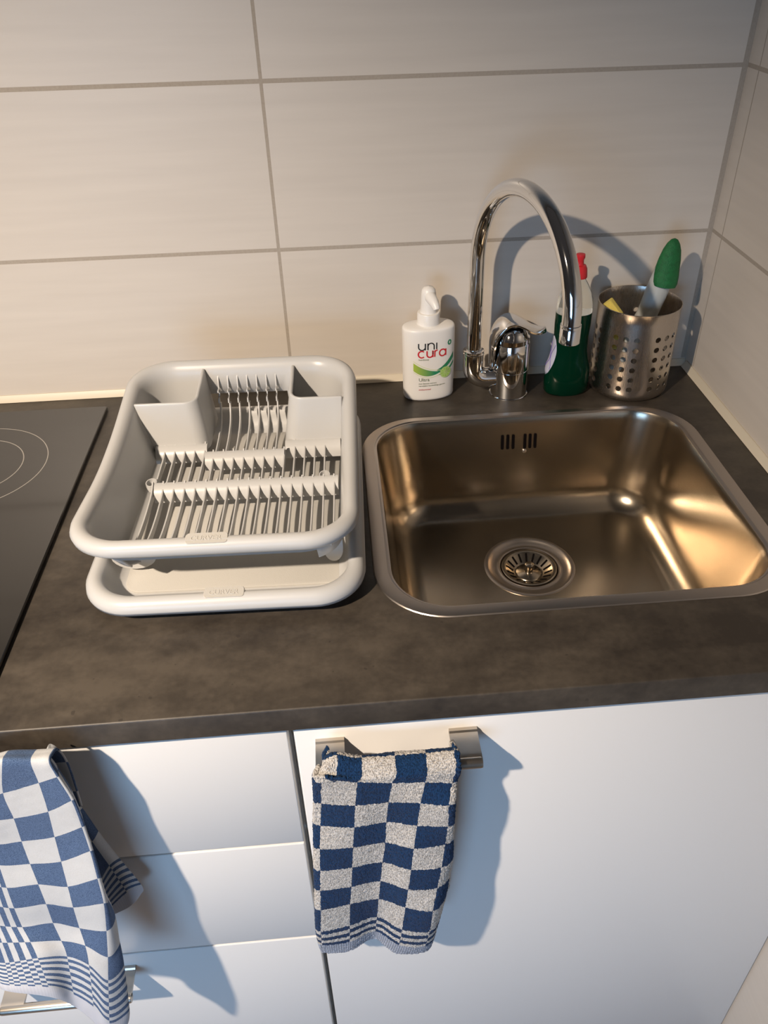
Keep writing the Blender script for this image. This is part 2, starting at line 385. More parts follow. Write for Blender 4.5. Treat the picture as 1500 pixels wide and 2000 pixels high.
# ---------------------------------------------------------------- sink
snk = begin('kitchen_sink', 'square stainless steel sink bowl with rounded corners and a drain strainer', 'sink', (scx, scy, -.148))
def sl(x0, x1, y0, y1, r, z, dome=0): return rrect(x0, x1, y0, y1, r, 14, z, 12)
bm = bmesh.new()
SO = (-.506, -.056, -.5150, -.1205)
def ins(a, r, z, dx=0): return sl(SO[0]+a, SO[1]-a, SO[2]+a*.82, SO[3]-a*.66, r, z)
loft(bm, [ins(0, .078, .0002), ins(.0012, .077, .0014), ins(.0155, .066, .0022), ins(.0175, .064, .0008), ins(.0195, .062, .0006)])
obj('rim', bm, m_steel_rim, snk, angle=50, mods=[('BEVEL', dict(width=.0004, segments=2, limit_method='ANGLE'))])
bm = bmesh.new()
bx0, bx1, by0, by1 = SO[0]+.0195, SO[1]-.0195, SO[2]+.016, SO[3]-.0129
loops = [sl(bx0, bx1, by0, by1, .062, .0006), sl(bx0+.0015, bx1-.0015, by0+.0015, by1-.0015, .061, -.003), sl(bx0+.003, bx1-.003, by0+.003, by1-.003, .060, -.012)]
D, FR = .145, .040
for i in range(1, 5):
    t = i/4; q = .003+.013*t; loops.append(sl(bx0+q, bx1-q, by0+q, by1-q, .060+.004*t, -.012-(D-.012-FR)*t))
for i in range(1, 9):
    a = PI/2*i/8; q = .016+FR*(1-math.cos(a))*.92
    loops.append(sl(bx0+q, bx1-q, by0+q, by1-q, max(.018, .064-.046*(1-math.cos(a))), -(D-FR)-FR*math.sin(a)))
dcx, dcy = -.2895, -.2765
last = loops[-1]
for t in (.35, .7, 1.0):     # floor, drawn in towards the drain
    L = []
    for p in last:
        a = math.atan2(p.y-dcy, p.x-dcx); c = Vector((dcx+.060*math.cos(a), dcy+.060*math.sin(a), -D-.0035))
        L.append(p.lerp(c, t))
    loops.append(L)
loft(bm, loops)
obj('bowl', bm, m_steel, snk, angle=60)
bm = bmesh.new(); zb = -D-.0035
lathe(bm, [(.0615, zb-.002), (.0612, zb+.0006), (.0585, zb+.0016), (.0545, zb+.0004), (.0535, zb-.0010), (.0460, zb-.0022), (.0425, zb-.0026), (.0412, zb-.0016), (.0395, zb-.0022), (.0388, zb-.007), (.030, zb-.016), (.0, zb-.0165)], (dcx, dcy, 0), 72, cap0=False, cap1=False)
bmesh.ops.remove_doubles(bm, verts=bm.verts, dist=1e-6)
obj('drain_flange', bm, m_steel_rim, snk, angle=50)
bm = bmesh.new()
lathe(bm, [(.0370, zb-.006), (.0372, zb-.0024), (.0350, zb-.0016), (.0310, zb-.0036), (.0200, zb-.0115), (.0180, zb-.0118), (.0165, zb-.0100), (.006, zb-.0098), (.0052, zb-.0092), (.0046, zb-.004), (.0062, zb-.0015), (.0060, zb+.0028), (.0035, zb+.0042), (0, zb+.0043)], (dcx, dcy, 0), 60, cap0=False, cap1=False)
bmesh.ops.remove_doubles(bm, verts=bm.verts, dist=1e-6)
st = obj('strainer_basket', bm, m_steel, snk, angle=50, label='domed steel strainer with a small centre knob')
for i in range(18):
    a = 2*PI*i/18+.1
    bm = bmesh.new(); e = Vector((math.cos(a), math.sin(a), 0)); t = Vector((-e.y, e.x, 0))
    pts = []
    for s in (0, .33, .66, 1): 
        r = .0208+.0100*s; z = zb-.0115+(.0079)*((r-.020)/.011)+.0007
        pts.append(Vector((dcx, dcy, z))+e*r)
    L1 = [p+t*.0012 for p in pts]; L2 = [p-t*.0012 for p in pts]
    dn = Vector((0, 0, -.0008))
    loft(bm, [[a_, b2, b2+dn, a_+dn] for a_, b2 in zip(L1, L2)], cap0=True, cap1=True)
    obj('drain_slot', bm, m_dark, st, smooth=False)
for px0 in (981.5, 992, 1002.5, 1025.5, 1035.5, 1045.5):       # overflow slots in the back of the bowl
    yw = by1-.0083
    p0 = at_y(px0-1.2, 877 - (px0-980)*.05, yw); p1 = at_y(px0+1.6, 853-(px0-980)*.05, yw)
    bm = bmesh.new()
    x = (p0.x+p1.x)/2
    def wally(z): 
        t = (-.012-z)/(D-.012-FR); return by1-(.003+.013*t)
    pts = []
    for k in range(16):
        a = 2*PI*k/16; zz = (p0.z+p1.z)/2+math.sin(a)*.0018+(.0092 if math.sin(a) > 0 else -.0092)
        pts.append((x+math.cos(a)*.0021, zz))
    f = lambda u, v, w: Vector((u, wally(v)-.0004+w, v))
    extrude_poly(bm, pts, f, .0012); obj('overflow_slot', bm, m_dark, snk, smooth=False)
bm = bmesh.new(); lathe(bm, [(.0032, 0), (.0032, .0012), (.002, .0022), (0, .0024)], (-.2755, wally(-.050)-.0002, -.050), 16, axis=(0, -1, 0), cap1=False); obj('overflow_screw', bm, m_steel_rim, snk)

# ---------------------------------------------------------------- tap
tap = begin('mixer_tap', 'chrome kitchen tap with high arched swivel spout and single lever', 'tap', (-.286, -.060, 0))
tx, ty = -.286, -.060
bm = bmesh.new(); lathe(bm, [(.0275, .0002), (.0275, .0012), (.0268, .0018), (.0261, .0020), (.0260, .0400), (.0254, .0405), (.0254, .0415), (.0260, .042), (.0256, .0800), (.0250, .0815)], (tx, ty, 0), 64)
obj('body', bm, m_chrome, tap, angle=35)
bm = bmesh.new(); lathe(bm, [(.0235, .0800), (.0248, .0815), (.0248, .0880), (.0222, .0905), (.0205, .0950), (.016, .101), (.008, .1045), (.0, .105)], (tx, ty, 0), 48, cap1=False)
obj('cartridge_cap', bm, m_chrome, tap, angle=35)
# lever: a curved hood rising from the left flank, over the top and out to a tip on the right
def catmull(P, n):
    out = []
    for i in range(len(P)-1):
        p0 = P[max(i-1, 0)]; p1 = P[i]; p2 = P[i+1]; p3 = P[min(i+2, len(P)-1)]
        for k in range(n):
            t = k/n; out.append(.5*((2*p1)+(p2-p0)*t+(2*p0-5*p1+4*p2-p3)*t*t+(3*p1-p0-3*p2+p3)*t**3))
    out.append(P[-1]); return out
cen = catmull([Vector((x, w, z)) for x, z, w in ((-.3150, .046, .0085), (-.3158, .064, .0145), (-.3156, .082, .0185), (-.311, .098, .0210), (-.300, .1115, .0218), (-.286, .1155, .0215), (-.2720, .1100, .0200), (-.259, .1010, .0170), (-.248, .0980, .0125), (-.2395, .0985, .0060))], 7)
bm = bmesh.new(); rows = []
for i, p in enumerate(cen):
    a = cen[max(i-1, 0)]; b = cen[min(i+1, len(cen)-1)]
    tx_, tz_ = b.x-a.x, b.z-a.z; l = math.hypot(tx_, tz_) or 1; nx, nz = -tz_/l, tx_/l
    L = []
    for k in range(11):
        s = -1+2*k/10; dip = -.0035*s*s
        L.append(Vector((p.x+nx*(.0016+dip), ty+s*p.y, p.z+nz*(.0016+dip))))
    for k in range(11):
        s = 1-2*k/10; dip = -.0035*s*s
        L.append(Vector((p.x+nx*(-.0016+dip), ty+s*p.y, p.z+nz*(-.0016+dip))))
    rows.append(L)
loft(bm, rows, cap0=True, cap1=True)
obj('lever', bm, m_chrome, tap, angle=50, mods=[('BEVEL', dict(width=.0008, segments=2, limit_method='ANGLE'))])
# elbow and swivel collar
bm = bmesh.new(); sx0, sy0 = -.3398, -.062
pts = [(tx, ty, .027), (-.300, -.0605, .027), (-.322, -.061, .027)]
for i in range(1, 9):
    a = PI/2*i/8; pts.append((-.322-.0178*math.sin(a), -.0615, .027+.0178*(1-math.cos(a))))
pts += [(sx0, sy0, .052), (sx0, sy0, .066)]
tube(bm, pts, .0143, 32)
obj('elbow', bm, m_chrome, tap, angle=40)
bm = bmesh.new(); lathe(bm, [(.0143, .0655), (.0150, .0662), (.0150, .0675), (.0138, .0682), (.0138, .0692), (.0146, .0698), (.0146, .0712), (.0125, .0724), (.0098, .0730)], (sx0, sy0, 0), 48)
obj('collar', bm, m_chrome, tap, angle=30)
bm = bmesh.new(); z1, Rr, phi = .1992, .1143, -1.2728; cph, sph = math.cos(phi), math.sin(phi)
pts = [(sx0, sy0, .070+(z1-.070)*i/8) for i in range(9)]; rad = [.0098]*9
for i in range(1, 49):
    t = PI*i/48; s = Rr*(1-math.cos(t)); pts.append((sx0+s*cph, sy0+s*sph, z1+Rr*math.sin(t))); rad.append(.0098+.0007*i/48)
tube(bm, pts, rad, 32)
sp_ = obj('spout', bm, m_chrome, tap, angle=40)
ex, ey = sx0+2*Rr*cph, sy0+2*Rr*sph
bm = bmesh.new(); lathe(bm, [(.0105, .2010), (.0114, .2005), (.0116, .1985), (.0116, .1975), (.0110, .1970), (.0114, .1962), (.0116, .1800), (.0108, .1792), (.0095, .1792), (.0092, .184), (0, .184)], (ex, ey, 0), 48, cap1=False)
obj('aerator', bm, m_chrome, sp_, angle=30)

# ---------------------------------------------------------------- soap dispenser
SX, SY, SR = -.4025, -.0510, .12
soap = begin('soap_dispenser', 'white oval hand soap bottle with pump and green lime label', 'soap dispenser', (0, 0, 0))
soap.location = (SX, SY, ZT); soap.rotation_euler = (0, 0, SR)
def oval(ax, ay, z, n=64, p=2.35):
    L = []
    for i in range(n):
        a = 2*PI*i/n; c, s = math.cos(a), math.sin(a)
        L.append(Vector((ax*abs(c)**(2/p)*(1 if c > 0 else -1), ay*abs(s)**(2/p)*(1 if s > 0 else -1), z)))
    return L
bm = bmesh.new()
AX, AY = .0370, .0215
prof = [(.90, .0002), (.96, .0012), (.99, .004), (.985, .010), (1.0, .05), (1.0, .092), (1.0, .1030), (.992, .1055), (.970, .1072), (.90, .1084), (.70, .1096), (.55, .1100)]
loft(bm, [oval(AX*s, AY*s, z) for s, z in prof], cap0=True, cap1=True)
obj('bottle', bm, m_white, soap, angle=50)
bm = bmesh.new(); lathe(bm, [(.0178, .1075), (.0175, .1095), (.0155, .1105), (.0155, .1250), (.0148, .1262), (.0110, .1266)], (0, 0, 0), 48); obj('collar', bm, m_white, soap, angle=35)
bm = bmesh.new()
lathe(bm, [(.0118, .1262), (.0112, .1300), (.0104, .1400), (.0104, .1440), (.0102, .1520), (.0092, .1575), (.0062, .1610), (.0, .1622)], (0, 0, 0), 32, cap1=False)
tube(bm, [(0, -.002, .1510), (.001, -.009, .1490), (.0035, -.017, .1455), (.0050, -.0235, .1410), (.0054, -.0250, .1385)], [.0082, .0078, .0066, .0050, .0044], 16)
obj('pump_head', bm, m_white, soap, angle=60)
# print wrapped on the front of the bottle
def fronty(x, off=.00025):
    t = min(.999, abs(x)/AX); return -AY*(1-t**2.35)**(1/2.35)-off
def wrapp(u, v, off=.00025): return Vector((u, fronty(u, off), v))
def stroke(bm, pts, w, off=.0003):
    pts = [Vector((a, b)) for a, b in pts]
    L = []
    for i, p in enumerate(pts):
        t = (pts[min(i+1, len(pts)-1)]-pts[max(i-1, 0)]).normalized(); n = Vector((-t.y, t.x))*w/2
        L.append((p+n, p-n))
    vs = [(bm.verts.new(wrapp(a.x, a.y, off)), bm.verts.new(wrapp(b.x, b.y, off))) for a, b in L]
    for (a, b), (c, d) in zip(vs[:-1], vs[1:]): bm.faces.new((a, b, d, c))
def arc(cx, cy, rx, ry, a0, a1, n=14): return [(cx+rx*math.cos(math.radians(a0+(a1-a0)*i/n)), cy+ry*math.sin(math.radians(a0+(a1-a0)*i/n))) for i in range(n+1)]
def glyph(bm, ch, x, y, h, w, sw):
    r = w/2
    if ch == 'u': stroke(bm, [(x, y+h), (x, y+r)]+arc(x+r, y+r, r, r, 180, 360)+[(x+w, y+h)], sw); stroke(bm, [(x+w, y+h), (x+w, y)], sw)
    if ch == 'n': stroke(bm, [(x, y), (x, y+h-r)]+arc(x+r, y+h-r, r, r, 180, 0)+[(x+w, y)], sw); stroke(bm, [(x, y+h), (x, y)], sw)
    if ch == 'i': stroke(bm, [(x, y), (x, y+h)], sw)
    if ch == 'c': stroke(bm, arc(x+r, y+h/2, r, h/2, 48, 312, 24), sw)
    if ch == 'r': stroke(bm, [(x, y), (x, y+h)], sw); stroke(bm, arc(x+w*.8, y+h-w*.8, w*.8, w*.75, 175, 75), sw)
    if ch == 'a': stroke(bm, arc(x+r, y+h/2, r, h/2, 0, 360, 28), sw); stroke(bm, [(x+w, y+h), (x+w, y)], sw)
LX = -.0185
bm = bmesh.new(); x = LX
for ch, w in (('u', .0092), ('n', .0088), ('i', 0)): glyph(bm, ch, x, .0796, .0098, w, .0017); x += w+.0036
obj('label_word', bm, m_black, soap, smooth=False, label='black printed word uni')
bm = bmesh.new(); x = LX-.0004
for ch, w in (('c', .0092), ('u', .0082), ('r', .0040), ('a', .0094)): glyph(bm, ch, x, .0684, .0098, w, .0020); x += w+.0028
obj('label_word', bm, m_red, soap, smooth=False, label='red printed word cura')
def text_mesh(txt, x, y, size, f):
    cu = bpy.data.curves.new('t', 'FONT'); cu.body = txt; cu.size = size; cu.resolution_u = 3
    to = bpy.data.objects.new('t', cu); COL.objects.link(to)
    dg = bpy.context.evaluated_depsgraph_get(); me = bpy.data.meshes.new_from_object(to.evaluated_get(dg))
    bm = bmesh.new(); bm.from_mesh(me)
    bmesh.ops.subdivide_edges(bm, edges=[e for e in bm.edges if e.calc_length() > .002], cuts=1)
    for v in bm.verts: v.co = f(x+v.co.x, y+v.co.y)
    bpy.data.objects.remove(to); bpy.data.curves.remove(cu); bpy.data.meshes.remove(me)
    return bm
fl = lambda u, v: wrapp(u, v, .0003)
obj('label_text', text_mesh('handzeep', LX, .0640, .0038, fl), m_grey, soap, smooth=False)
obj('label_text', text_mesh('Ultra', LX, .0318, .0074, fl), m_grey, soap, smooth=False, label='grey green printed word Ultra')
obj('label_text', text_mesh('met limoen extract', LX, .0272, .0033, fl), m_grey, soap, smooth=False)
obj('label_text', text_mesh('verwijdert hardnekkige geuren', LX, .0237, .0031, fl), m_grey, soap, smooth=False)
obj('label_text', text_mesh('antibacterieel', LX, .0178, .0032, fl), m_red, soap, smooth=False)
def band(top, bot, n=30, off=.0003):
    bm = bmesh.new(); A = []
    for i in range(n+1):
        t = i/n; x0 = top(t); x1 = bot(t); A.append((bm.verts.new(wrapp(x0[0], x0[1], off)), bm.verts.new(wrapp(x1[0], x1[1], off))))
    for (a, b), (c, d) in zip(A[:-1], A[1:]): bm.faces.new((a, b, d, c))
    return bm
bz3 = lambda p0, p1, p2, t: ((1-t)**2*p0[0]+2*t*(1-t)*p1[0]+t*t*p2[0], (1-t)**2*p0[1]+2*t*(1-t)*p1[1]+t*t*p2[1])
mg, ntg, bg_ = new_mat('green_wave_print'); tcg = N(ntg, 'TexCoord'); sg = N(ntg, 'SeparateXYZ'); ntg.links.new(tcg.outputs['Object'], sg.inputs[0])
mrg = N(ntg, 'MapRange'); mrg.inputs[1].default_value = -.025; mrg.inputs[2].default_value = .004; ntg.links.new(sg.outputs['X'], mrg.inputs[0])
ntg.links.new(MIX(ntg, mrg.outputs[0], (.36, .48, .06), (.02, .23, .11)), bg_.inputs['Base Color'])
obj('label_wave', band(lambda t: bz3((-.0255, .0600), (-.008, .0460), (.0135, .0455), t), lambda t: bz3((-.0255, .0480), (-.008, .0330), (.0135, .0445), t)), mg, soap, smooth=False)
obj('label_wave', band(lambda t: bz3((.0065, .0478), (.020, .0520), (.0330, .0700), t), lambda t: bz3((.0095, .0455), (.022, .0470), (.0330, .0615), t)), m_green, soap, smooth=False)
obj('label_wave', band(lambda t: bz3((.015, .044), (.024, .0455), (.0335, .0570), t), lambda t: bz3((.010, .0395), (.024, .0400), (.0335, .0530), t), off=.0002), m_green, soap, smooth=False)
for a, b, c in (((-.0255, .0625), (-.006, .0475), (.0150, .0470)), ((-.0255, .0462), (-.006, .0300), (.0150, .0428))):
    bm = bmesh.new(); stroke(bm, [bz3(a, b, c, i/24) for i in range(25)], .0008); obj('label_line', bm, m_paleline, soap, smooth=False)
bm = bmesh.new(); c = bm.verts.new(wrapp(.0205, .0425, .0006)); L = [bm.verts.new(wrapp(.0205+.0085*math.cos(2*PI*i/32), .0425+.0085*math.sin(2*PI*i/32), .0006)) for i in range(32)]
for i in range(32): bm.faces.new((c, L[i], L[(i+1) % 32]))
lime = obj('lime_slice', bm, m_lime, soap, smooth=False, label='printed green lime slice')
bm = bmesh.new()
for i in range(9): a = 2*PI*i/9+.2; stroke(bm, [(.0205+.0008*math.cos(a), .0425+.0008*math.sin(a)), (.0205+.0072*math.cos(a), .0425+.0072*math.sin(a))], .0005, .0008)
stroke(bm, arc(.0205, .0425, .0075, .0075, 0, 360, 32), .0005, .0008); obj('lime_lines', bm, m_paleline, lime, smooth=False)
bm = bmesh.new(); stroke(bm, arc(.0262, .0862, .0021, .0030, 0, 360, 20), .0020); obj('label_emblem', bm, m_green, soap, smooth=False)

# ---------------------------------------------------------------- green washing-up liquid
BX, BY = -.2030, -.0640
wl = begin('washing_up_liquid', 'clear bottle of dark green washing-up liquid with a red cap behind the tap spout', 'bottle', (BX, BY, 0))
def bloop(a, b, z, dx=0): return [p+Vector((BX+dx, BY, 0)) for p in oval(a, b, z, 48, 2.2)]
bprof = [(.0290, .0185, .0003), (.0318, .0205, .004), (.0325, .0210, .020), (.0315, .0205, .038), (.0275, .0185, .052), (.0245, .0175, .066), (.0240, .0172, .085), (.0250, .0178, .105), (.0250, .0178, .125), (.0235, .0170, .140), (.0200, .0155, .150), (.0150, .0135, .160), (.0105, .0105, .167), (.0095, .0095, .172)]
bm = bmesh.new(); loft(bm, [bloop(.0248, .0177, .1215)]+[bloop(a, b, z) for a, b, z in bprof[8:]], cap0=True, cap1=True); obj('bottle', bm, m_clear, wl, angle=60)
bm = bmesh.new(); loft(bm, [bloop(a, b, z) for a, b, z in bprof[:8]]+[bloop(.0250, .0178, .1208)], cap0=True, cap1=True); obj('liquid', bm, m_gliq, wl, angle=60, label='dark green soap')
bm = bmesh.new(); lathe(bm, [(.0115, .1700), (.0118, .1720), (.0105, .182), (.0085, .186), (.0055, .187), (.0048, .193), (.0062, .1965), (.0058, .2005), (0, .2015)], (BX, BY, 0), 32, cap1=False); obj('cap', bm, m_redcap, wl, angle=35, label='red push-pull cap')
bm = bmesh.new()           # oval paper label on the left flank
def bsurf(z):
    for (a, b, z0), (a1, b1, z1_) in zip(bprof[:-1], bprof[1:]):
        if z0 <= z <= z1_: t = (z-z0)/(z1_-z0); return a+(a1-a)*t, b+(b1-b)*t
    return bprof[-1][:2]
rows = []
for i in range(13):
    z = .030+.058*i/12; a, b = bsurf(z); wdt = math.sqrt(max(0, 1-((z-.059)/.0292)**2))
    L = []
    for k in range(9):
        s = -1+2*k/8; an = PI*1.03+s*.50*wdt
        c, sn = math.cos(an), math.sin(an); L.append(Vector((BX+(a+.0005)*abs(c)**(2/2.2)*(1 if c > 0 else -1), BY+(b+.0005)*abs(sn)**(2/2.2)*(1 if sn > 0 else -1), z)))
    rows.append(L)
loft(bm, rows, closed=False); lab = obj('label', bm, m_lab, wl, mods=[('SOLIDIFY', dict(thickness=.0002, offset=1))], label='pale oval label with violet twigs')
bm = bmesh.new()
for s0 in (-.45, -.15, .18):
    pts = []
    for i in range(8):
        z = .040+.036*i/7; a, b = bsurf(z); an = PI*1.03+s0+.16*math.sin(i*.9+s0*7)
        c, sn = math.cos(an), math.sin(an); pts.append((BX+(a+.0009)*abs(c)**(2/2.2)*(1 if c > 0 else -1), BY+(b+.0009)*abs(sn)**(2/2.2)*(1 if sn > 0 else -1), z))
    tube(bm, pts, .0004, 6)
obj('label_twigs', bm, m_violet, lab)

# ---------------------------------------------------------------- perforated cup
CXc, CYc, CR, CH = -.1095, -.0575, .0552, .1300
cup = begin('utensil_cup', 'brushed steel cup with punched round holes standing in the corner', 'utensil holder', (CXc, CYc, 0))
cam_a = math.atan2(CAM.y-CYc, CAM.x-CXc)
bm = bmesh.new()
cell_deg = 15.0; ncell = 24; rowh = .0148; z_first = .0185
zs = [.0130+rowh*i for i in range(7)]
def cyl(a, z): return Vector((CXc+CR*math.cos(a), CYc+CR*math.sin(a), z))
for c in range(ncell):
    a0 = cam_a+math.radians(-10-7.5-15+c*cell_deg)
    for r in range(6):
        z0, z1_ = zs[r], zs[r+1]; da = math.radians(cell_deg)
        hole = (c % 4) < 3
        B = []
        for s in range(4): B.append((s/4, 0))
        for s in range(4): B.append((1, s/4))
        for s in range(4): B.append((1-s/4, 1))
        for s in range(4): B.append((0, 1-s/4))
        ov = [bm.verts.new(cyl(a0+da*u, z0+(z1_-z0)*v)) for u, v in B]
        if hole:
            iv = []
            for u, v in B:
                t = math.atan2(v-.5, u-.5); iv.append(bm.verts.new(cyl(a0+da*.5+math.cos(t)*.0040/CR, (z0+z1_)/2+math.sin(t)*.0040)))
            for k in range(16): bm.faces.new((ov[k], ov[(k+1) % 16], iv[(k+1) % 16], iv[k]))
        else:
            mid = {}
            for i in range(5):
                for j in range(5): mid[i, j] = bm.verts.new(cyl(a0+da*i/4, z0+(z1_-z0)*j/4))
            for i in range(4):
                for j in range(4): bm.faces.new((mid[i, j], mid[i+1, j], mid[i+1, j+1], mid[i, j+1]))
            for v in ov: bm.verts.remove(v)
def cl(r, z, n=96): return [Vector((CXc+r*math.cos(cam_a+math.radians(-32.5)+2*PI*i/n), CYc+r*math.sin(cam_a+math.radians(-32.5)+2*PI*i/n), z)) for i in range(n)]
loft(bm, [cl(.02, .0010), cl(CR-.008, .0010), cl(CR-.003, .0020), cl(CR-.0008, .0045), cl(CR, .0085), cl(CR, .0130)], cap0=True)
loft(bm, [cl(CR, zs[6]), cl(CR, .115), cl(CR, CH-.0012), cl(CR+.0006, CH)])
bmesh.ops.remove_doubles(bm, verts=bm.verts, dist=2e-5)
obj('cup_wall', bm, m_cup, cup, angle=60, mods=[('SOLIDIFY', dict(thickness=.0009, offset=-1)), ('EDGE_SPLIT', dict(split_angle=math.radians(35)))])
# dish brush
br = begin('dish_brush', 'dish brush with frosted handle and green bristle head leaning in the steel cup', 'brush', (-.146, -.066, .004))
p0 = Vector((-.143, -.060, .006)); p1 = Vector(at_y(1264, 612, -.066)); p2 = Vector(at_y(1297, 535, -.062)); p3 = Vector(at_y(1312, 476, -.058))
bm = bmesh.new(); dr = (p2-p1).normalized()
pts = [p0, p0.lerp(p1, .3), p0.lerp(p1, .7), p1, p1.lerp(p2, .5), p2+dr*.004, p2+dr*.014]
tube(bm, pts, [.0080, .0105, .0128, .0140, .0150, .0148, .0100], 32); obj('brush_handle', bm, m_pale, br, angle=60, label='frosted clear handle')
bm = bmesh.new(); ax = (p3-p2).normalized(); side = ax.cross(Vector((0, -1, 0))).normalized(); fr_ = ax.cross(side)
prof = [(-.0135, .010), (-.0125, .0145), (-.008, .0163), (.000, .0168), (.010, .0163), (.022, .0148), (.034, .0120), (.042, .0085), (.047, .0045), (.0485, .001)]
rows = []
for h, r in prof:
    rows.append([p2+ax*h+side*(r*math.cos(2*PI*k/40))+Vector((0, -1, 0))*(.006+max(0, .010-h)*.25)+fr_*(r*.72*math.sin(2*PI*k/40))*(1+.02*math.sin(k*7)) for k in range(40)])
loft(bm, rows, cap0=True, cap1=True); obj('bristle_head', bm, m_bris, br, angle=60, label='dark green oval head')
# sponge
sg_ = begin('yellow_sponge', 'yellow sponge cloth poking up inside the steel cup', 'sponge', (-.140, -.045, .07))
bm = bmesh.new()
q = [Vector(at_z(1176, 596, .123)), Vector(at_z(1194, 583, .128)), Vector(at_z(1216, 613, .119)), Vector((-.128, -.070, .065)), Vector((-.152, -.060, .065))]
th = Vector((.003, .006, 0))
a_ = [bm.verts.new(v-th) for v in q]; b_2 = [bm.verts.new(v+th) for v in q]
for i in range(5): bm.faces.new((a_[i], a_[(i+1) % 5], b_2[(i+1) % 5], b_2[i]))
bm.faces.new(a_); bm.faces.new(b_2)
obj('sponge_body', bm, m_sponge, sg_, mods=[('BEVEL', dict(width=.0015, segments=3)), ])

# ---------------------------------------------------------------- dish rack (built in its own turned frame) and drip tray
ROT = -.03
tray = begin('drip_tray', 'shallow light grey plastic drip tray lying under the dish rack', 'tray', (-.643, -.324, 0), ROT)
TX0, TX1, TY0, TY1 = -.786, -.500, -.520, -.128
def tl(a, r, z): return rrect(TX0+a, TX1-a, TY0+a, TY1-a, r, 12, z, 8)
bm = bmesh.new()
loft(bm, [tl(.0015, .050, .0150), tl(0, .052, .0200), tl(.0012, .051, .0262), tl(.0050, .048, .0302), tl(.0095, .045, .0318), tl(.0140, .042, .0306), tl(.0172, .040, .0272), tl(.0190, .038, .0215), tl(.0230, .035, .0120), tl(.0290, .031, .0065), tl(.0360, .026, .0045)], cap1=True)
obj('tray_body', bm, m_plas, tray, angle=60, mods=[('SOLIDIFY', dict(thickness=.0018, offset=-1))])
bm = bmesh.new(); loft(bm, [rrect(-.752, -.522, -.474, -.165, .018, 8, .0044), rrect(-.752, -.522, -.474, -.165, .018, 8, .0062), rrect(-.7508, -.5232, -.4728, -.1662, .017, 8, .0070)], cap0=True, cap1=True)
obj('raised_panel', bm, m_plas2, tray, angle=40, label='matt raised base panel')
def plate(parent, xc, yc, zc, tilt, w=.040, d=.0125):
    bm = bmesh.new(); P = rrect(-w/2, w/2, -d/2, d/2, .0035, 5, 0, 2)
    R = Matrix.Rotation(tilt, 3, 'X')
    f = lambda p, z: R @ Vector((p.x, p.y, z))+Vector((xc, yc, zc))
    loft(bm, [[f(p, -.004) for p in P], [f(p, .0008) for p in P], [f(p*.97, .0014) for p in P]], cap0=True, cap1=True)
    o = obj('nameplate', bm, m_plas2, parent, angle=30, label='small embossed nameplate')
    bm = text_mesh('CURVER', -.0150, -.0028, .0078, lambda u, v: R @ Vector((u, v, .0018))+Vector((xc, yc, zc)))
    ex_ = bmesh.ops.extrude_face_region(bm, geom=list(bm.faces)); bmesh.ops.translate(bm, verts=[g for g in ex_['geom'] if isinstance(g, bmesh.types.BMVert)], vec=R @ Vector((0, 0, -.0006)))
    obj('embossed_name', bm, m_plas2, o, smooth=False)
plate(tray, -.640, -.5085, .0312, math.radians(12))
rack = begin('dish_rack', 'light grey plastic dish rack with slatted base and two cutlery pockets', 'dish rack', (-.645, -.33, .012), ROT)
ZR = [(-.52, .0985), (-.46, .0945), (-.37, .0865), (-.29, .0915), (-.22, .1030), (-.15, .1125)]
def zr(y):
    for (a, va), (b, vb) in zip(ZR[:-1], ZR[1:]):
        if y <= b: t = max(0, (y-a)/(b-a)); return va+(vb-va)*t
    return ZR[-1][1]
def zrs(y): return sum(zr(y+d) for d in (-.03, -.02, -.01, 0, .01, .02, .03))/7
def rl(x0, x1, y0, y1, r, dz=None, z=None):
    P = rrect(x0, x1, y0, y1, r, 12, 0, 16)
    for p in P: p.z = zrs(p.y)+dz if z is None else (z[0] if p.y < -.3 else z[1]) if isinstance(z, tuple) else z
    return P
RL = [rl(-.7820, -.5080, -.5090, -.1530, .050, -.0155), rl(-.7852, -.5050, -.5122, -.1500, .052, -.0120), rl(-.7862, -.5040, -.5132, -.1490, .053, -.0070), rl(-.7845, -.5056, -.5116, -.1506, .052, -.0025), rl(-.7800, -.5095, -.5075, -.1550, .049, .0002),
      rl(-.7755, -.5138, -.5030, -.1595, .046, -.0003), rl(-.7718, -.5175, -.4992, -.1632, .043, -.0035), rl(-.7698, -.5198, -.4972, -.1655, .041, -.0090),
      rl(-.7685, -.5210, -.4960, -.1670, .040, -.0150), rl(-.7665, -.5220, -.4945, -.1680, .040, z=(.0670, .0705)), rl(-.7600, -.5230, -.4820, -.1690, .038, z=.0470), rl(-.7520, -.5250, -.4600, -.1705, .034, z=.0330)]
bm = bmesh.new(); rows = loft(bm, RL)
kill = []
for f in bm.faces:
    c = f.calc_center_median()
    if c.z < .0690 and c.y > -.20 and -.690 < c.x < -.590: kill.append(f)
    elif c.z < .0655 and ((c.y < -.45 and -.735 < c.x < -.545) ): kill.append(f)
bmesh.ops.delete(bm, geom=kill, context='FACES')
obj('basket_shell', bm, m_plas, rack, angle=60, mods=[('SOLIDIFY', dict(thickness=.0018, offset=-.0)), ])
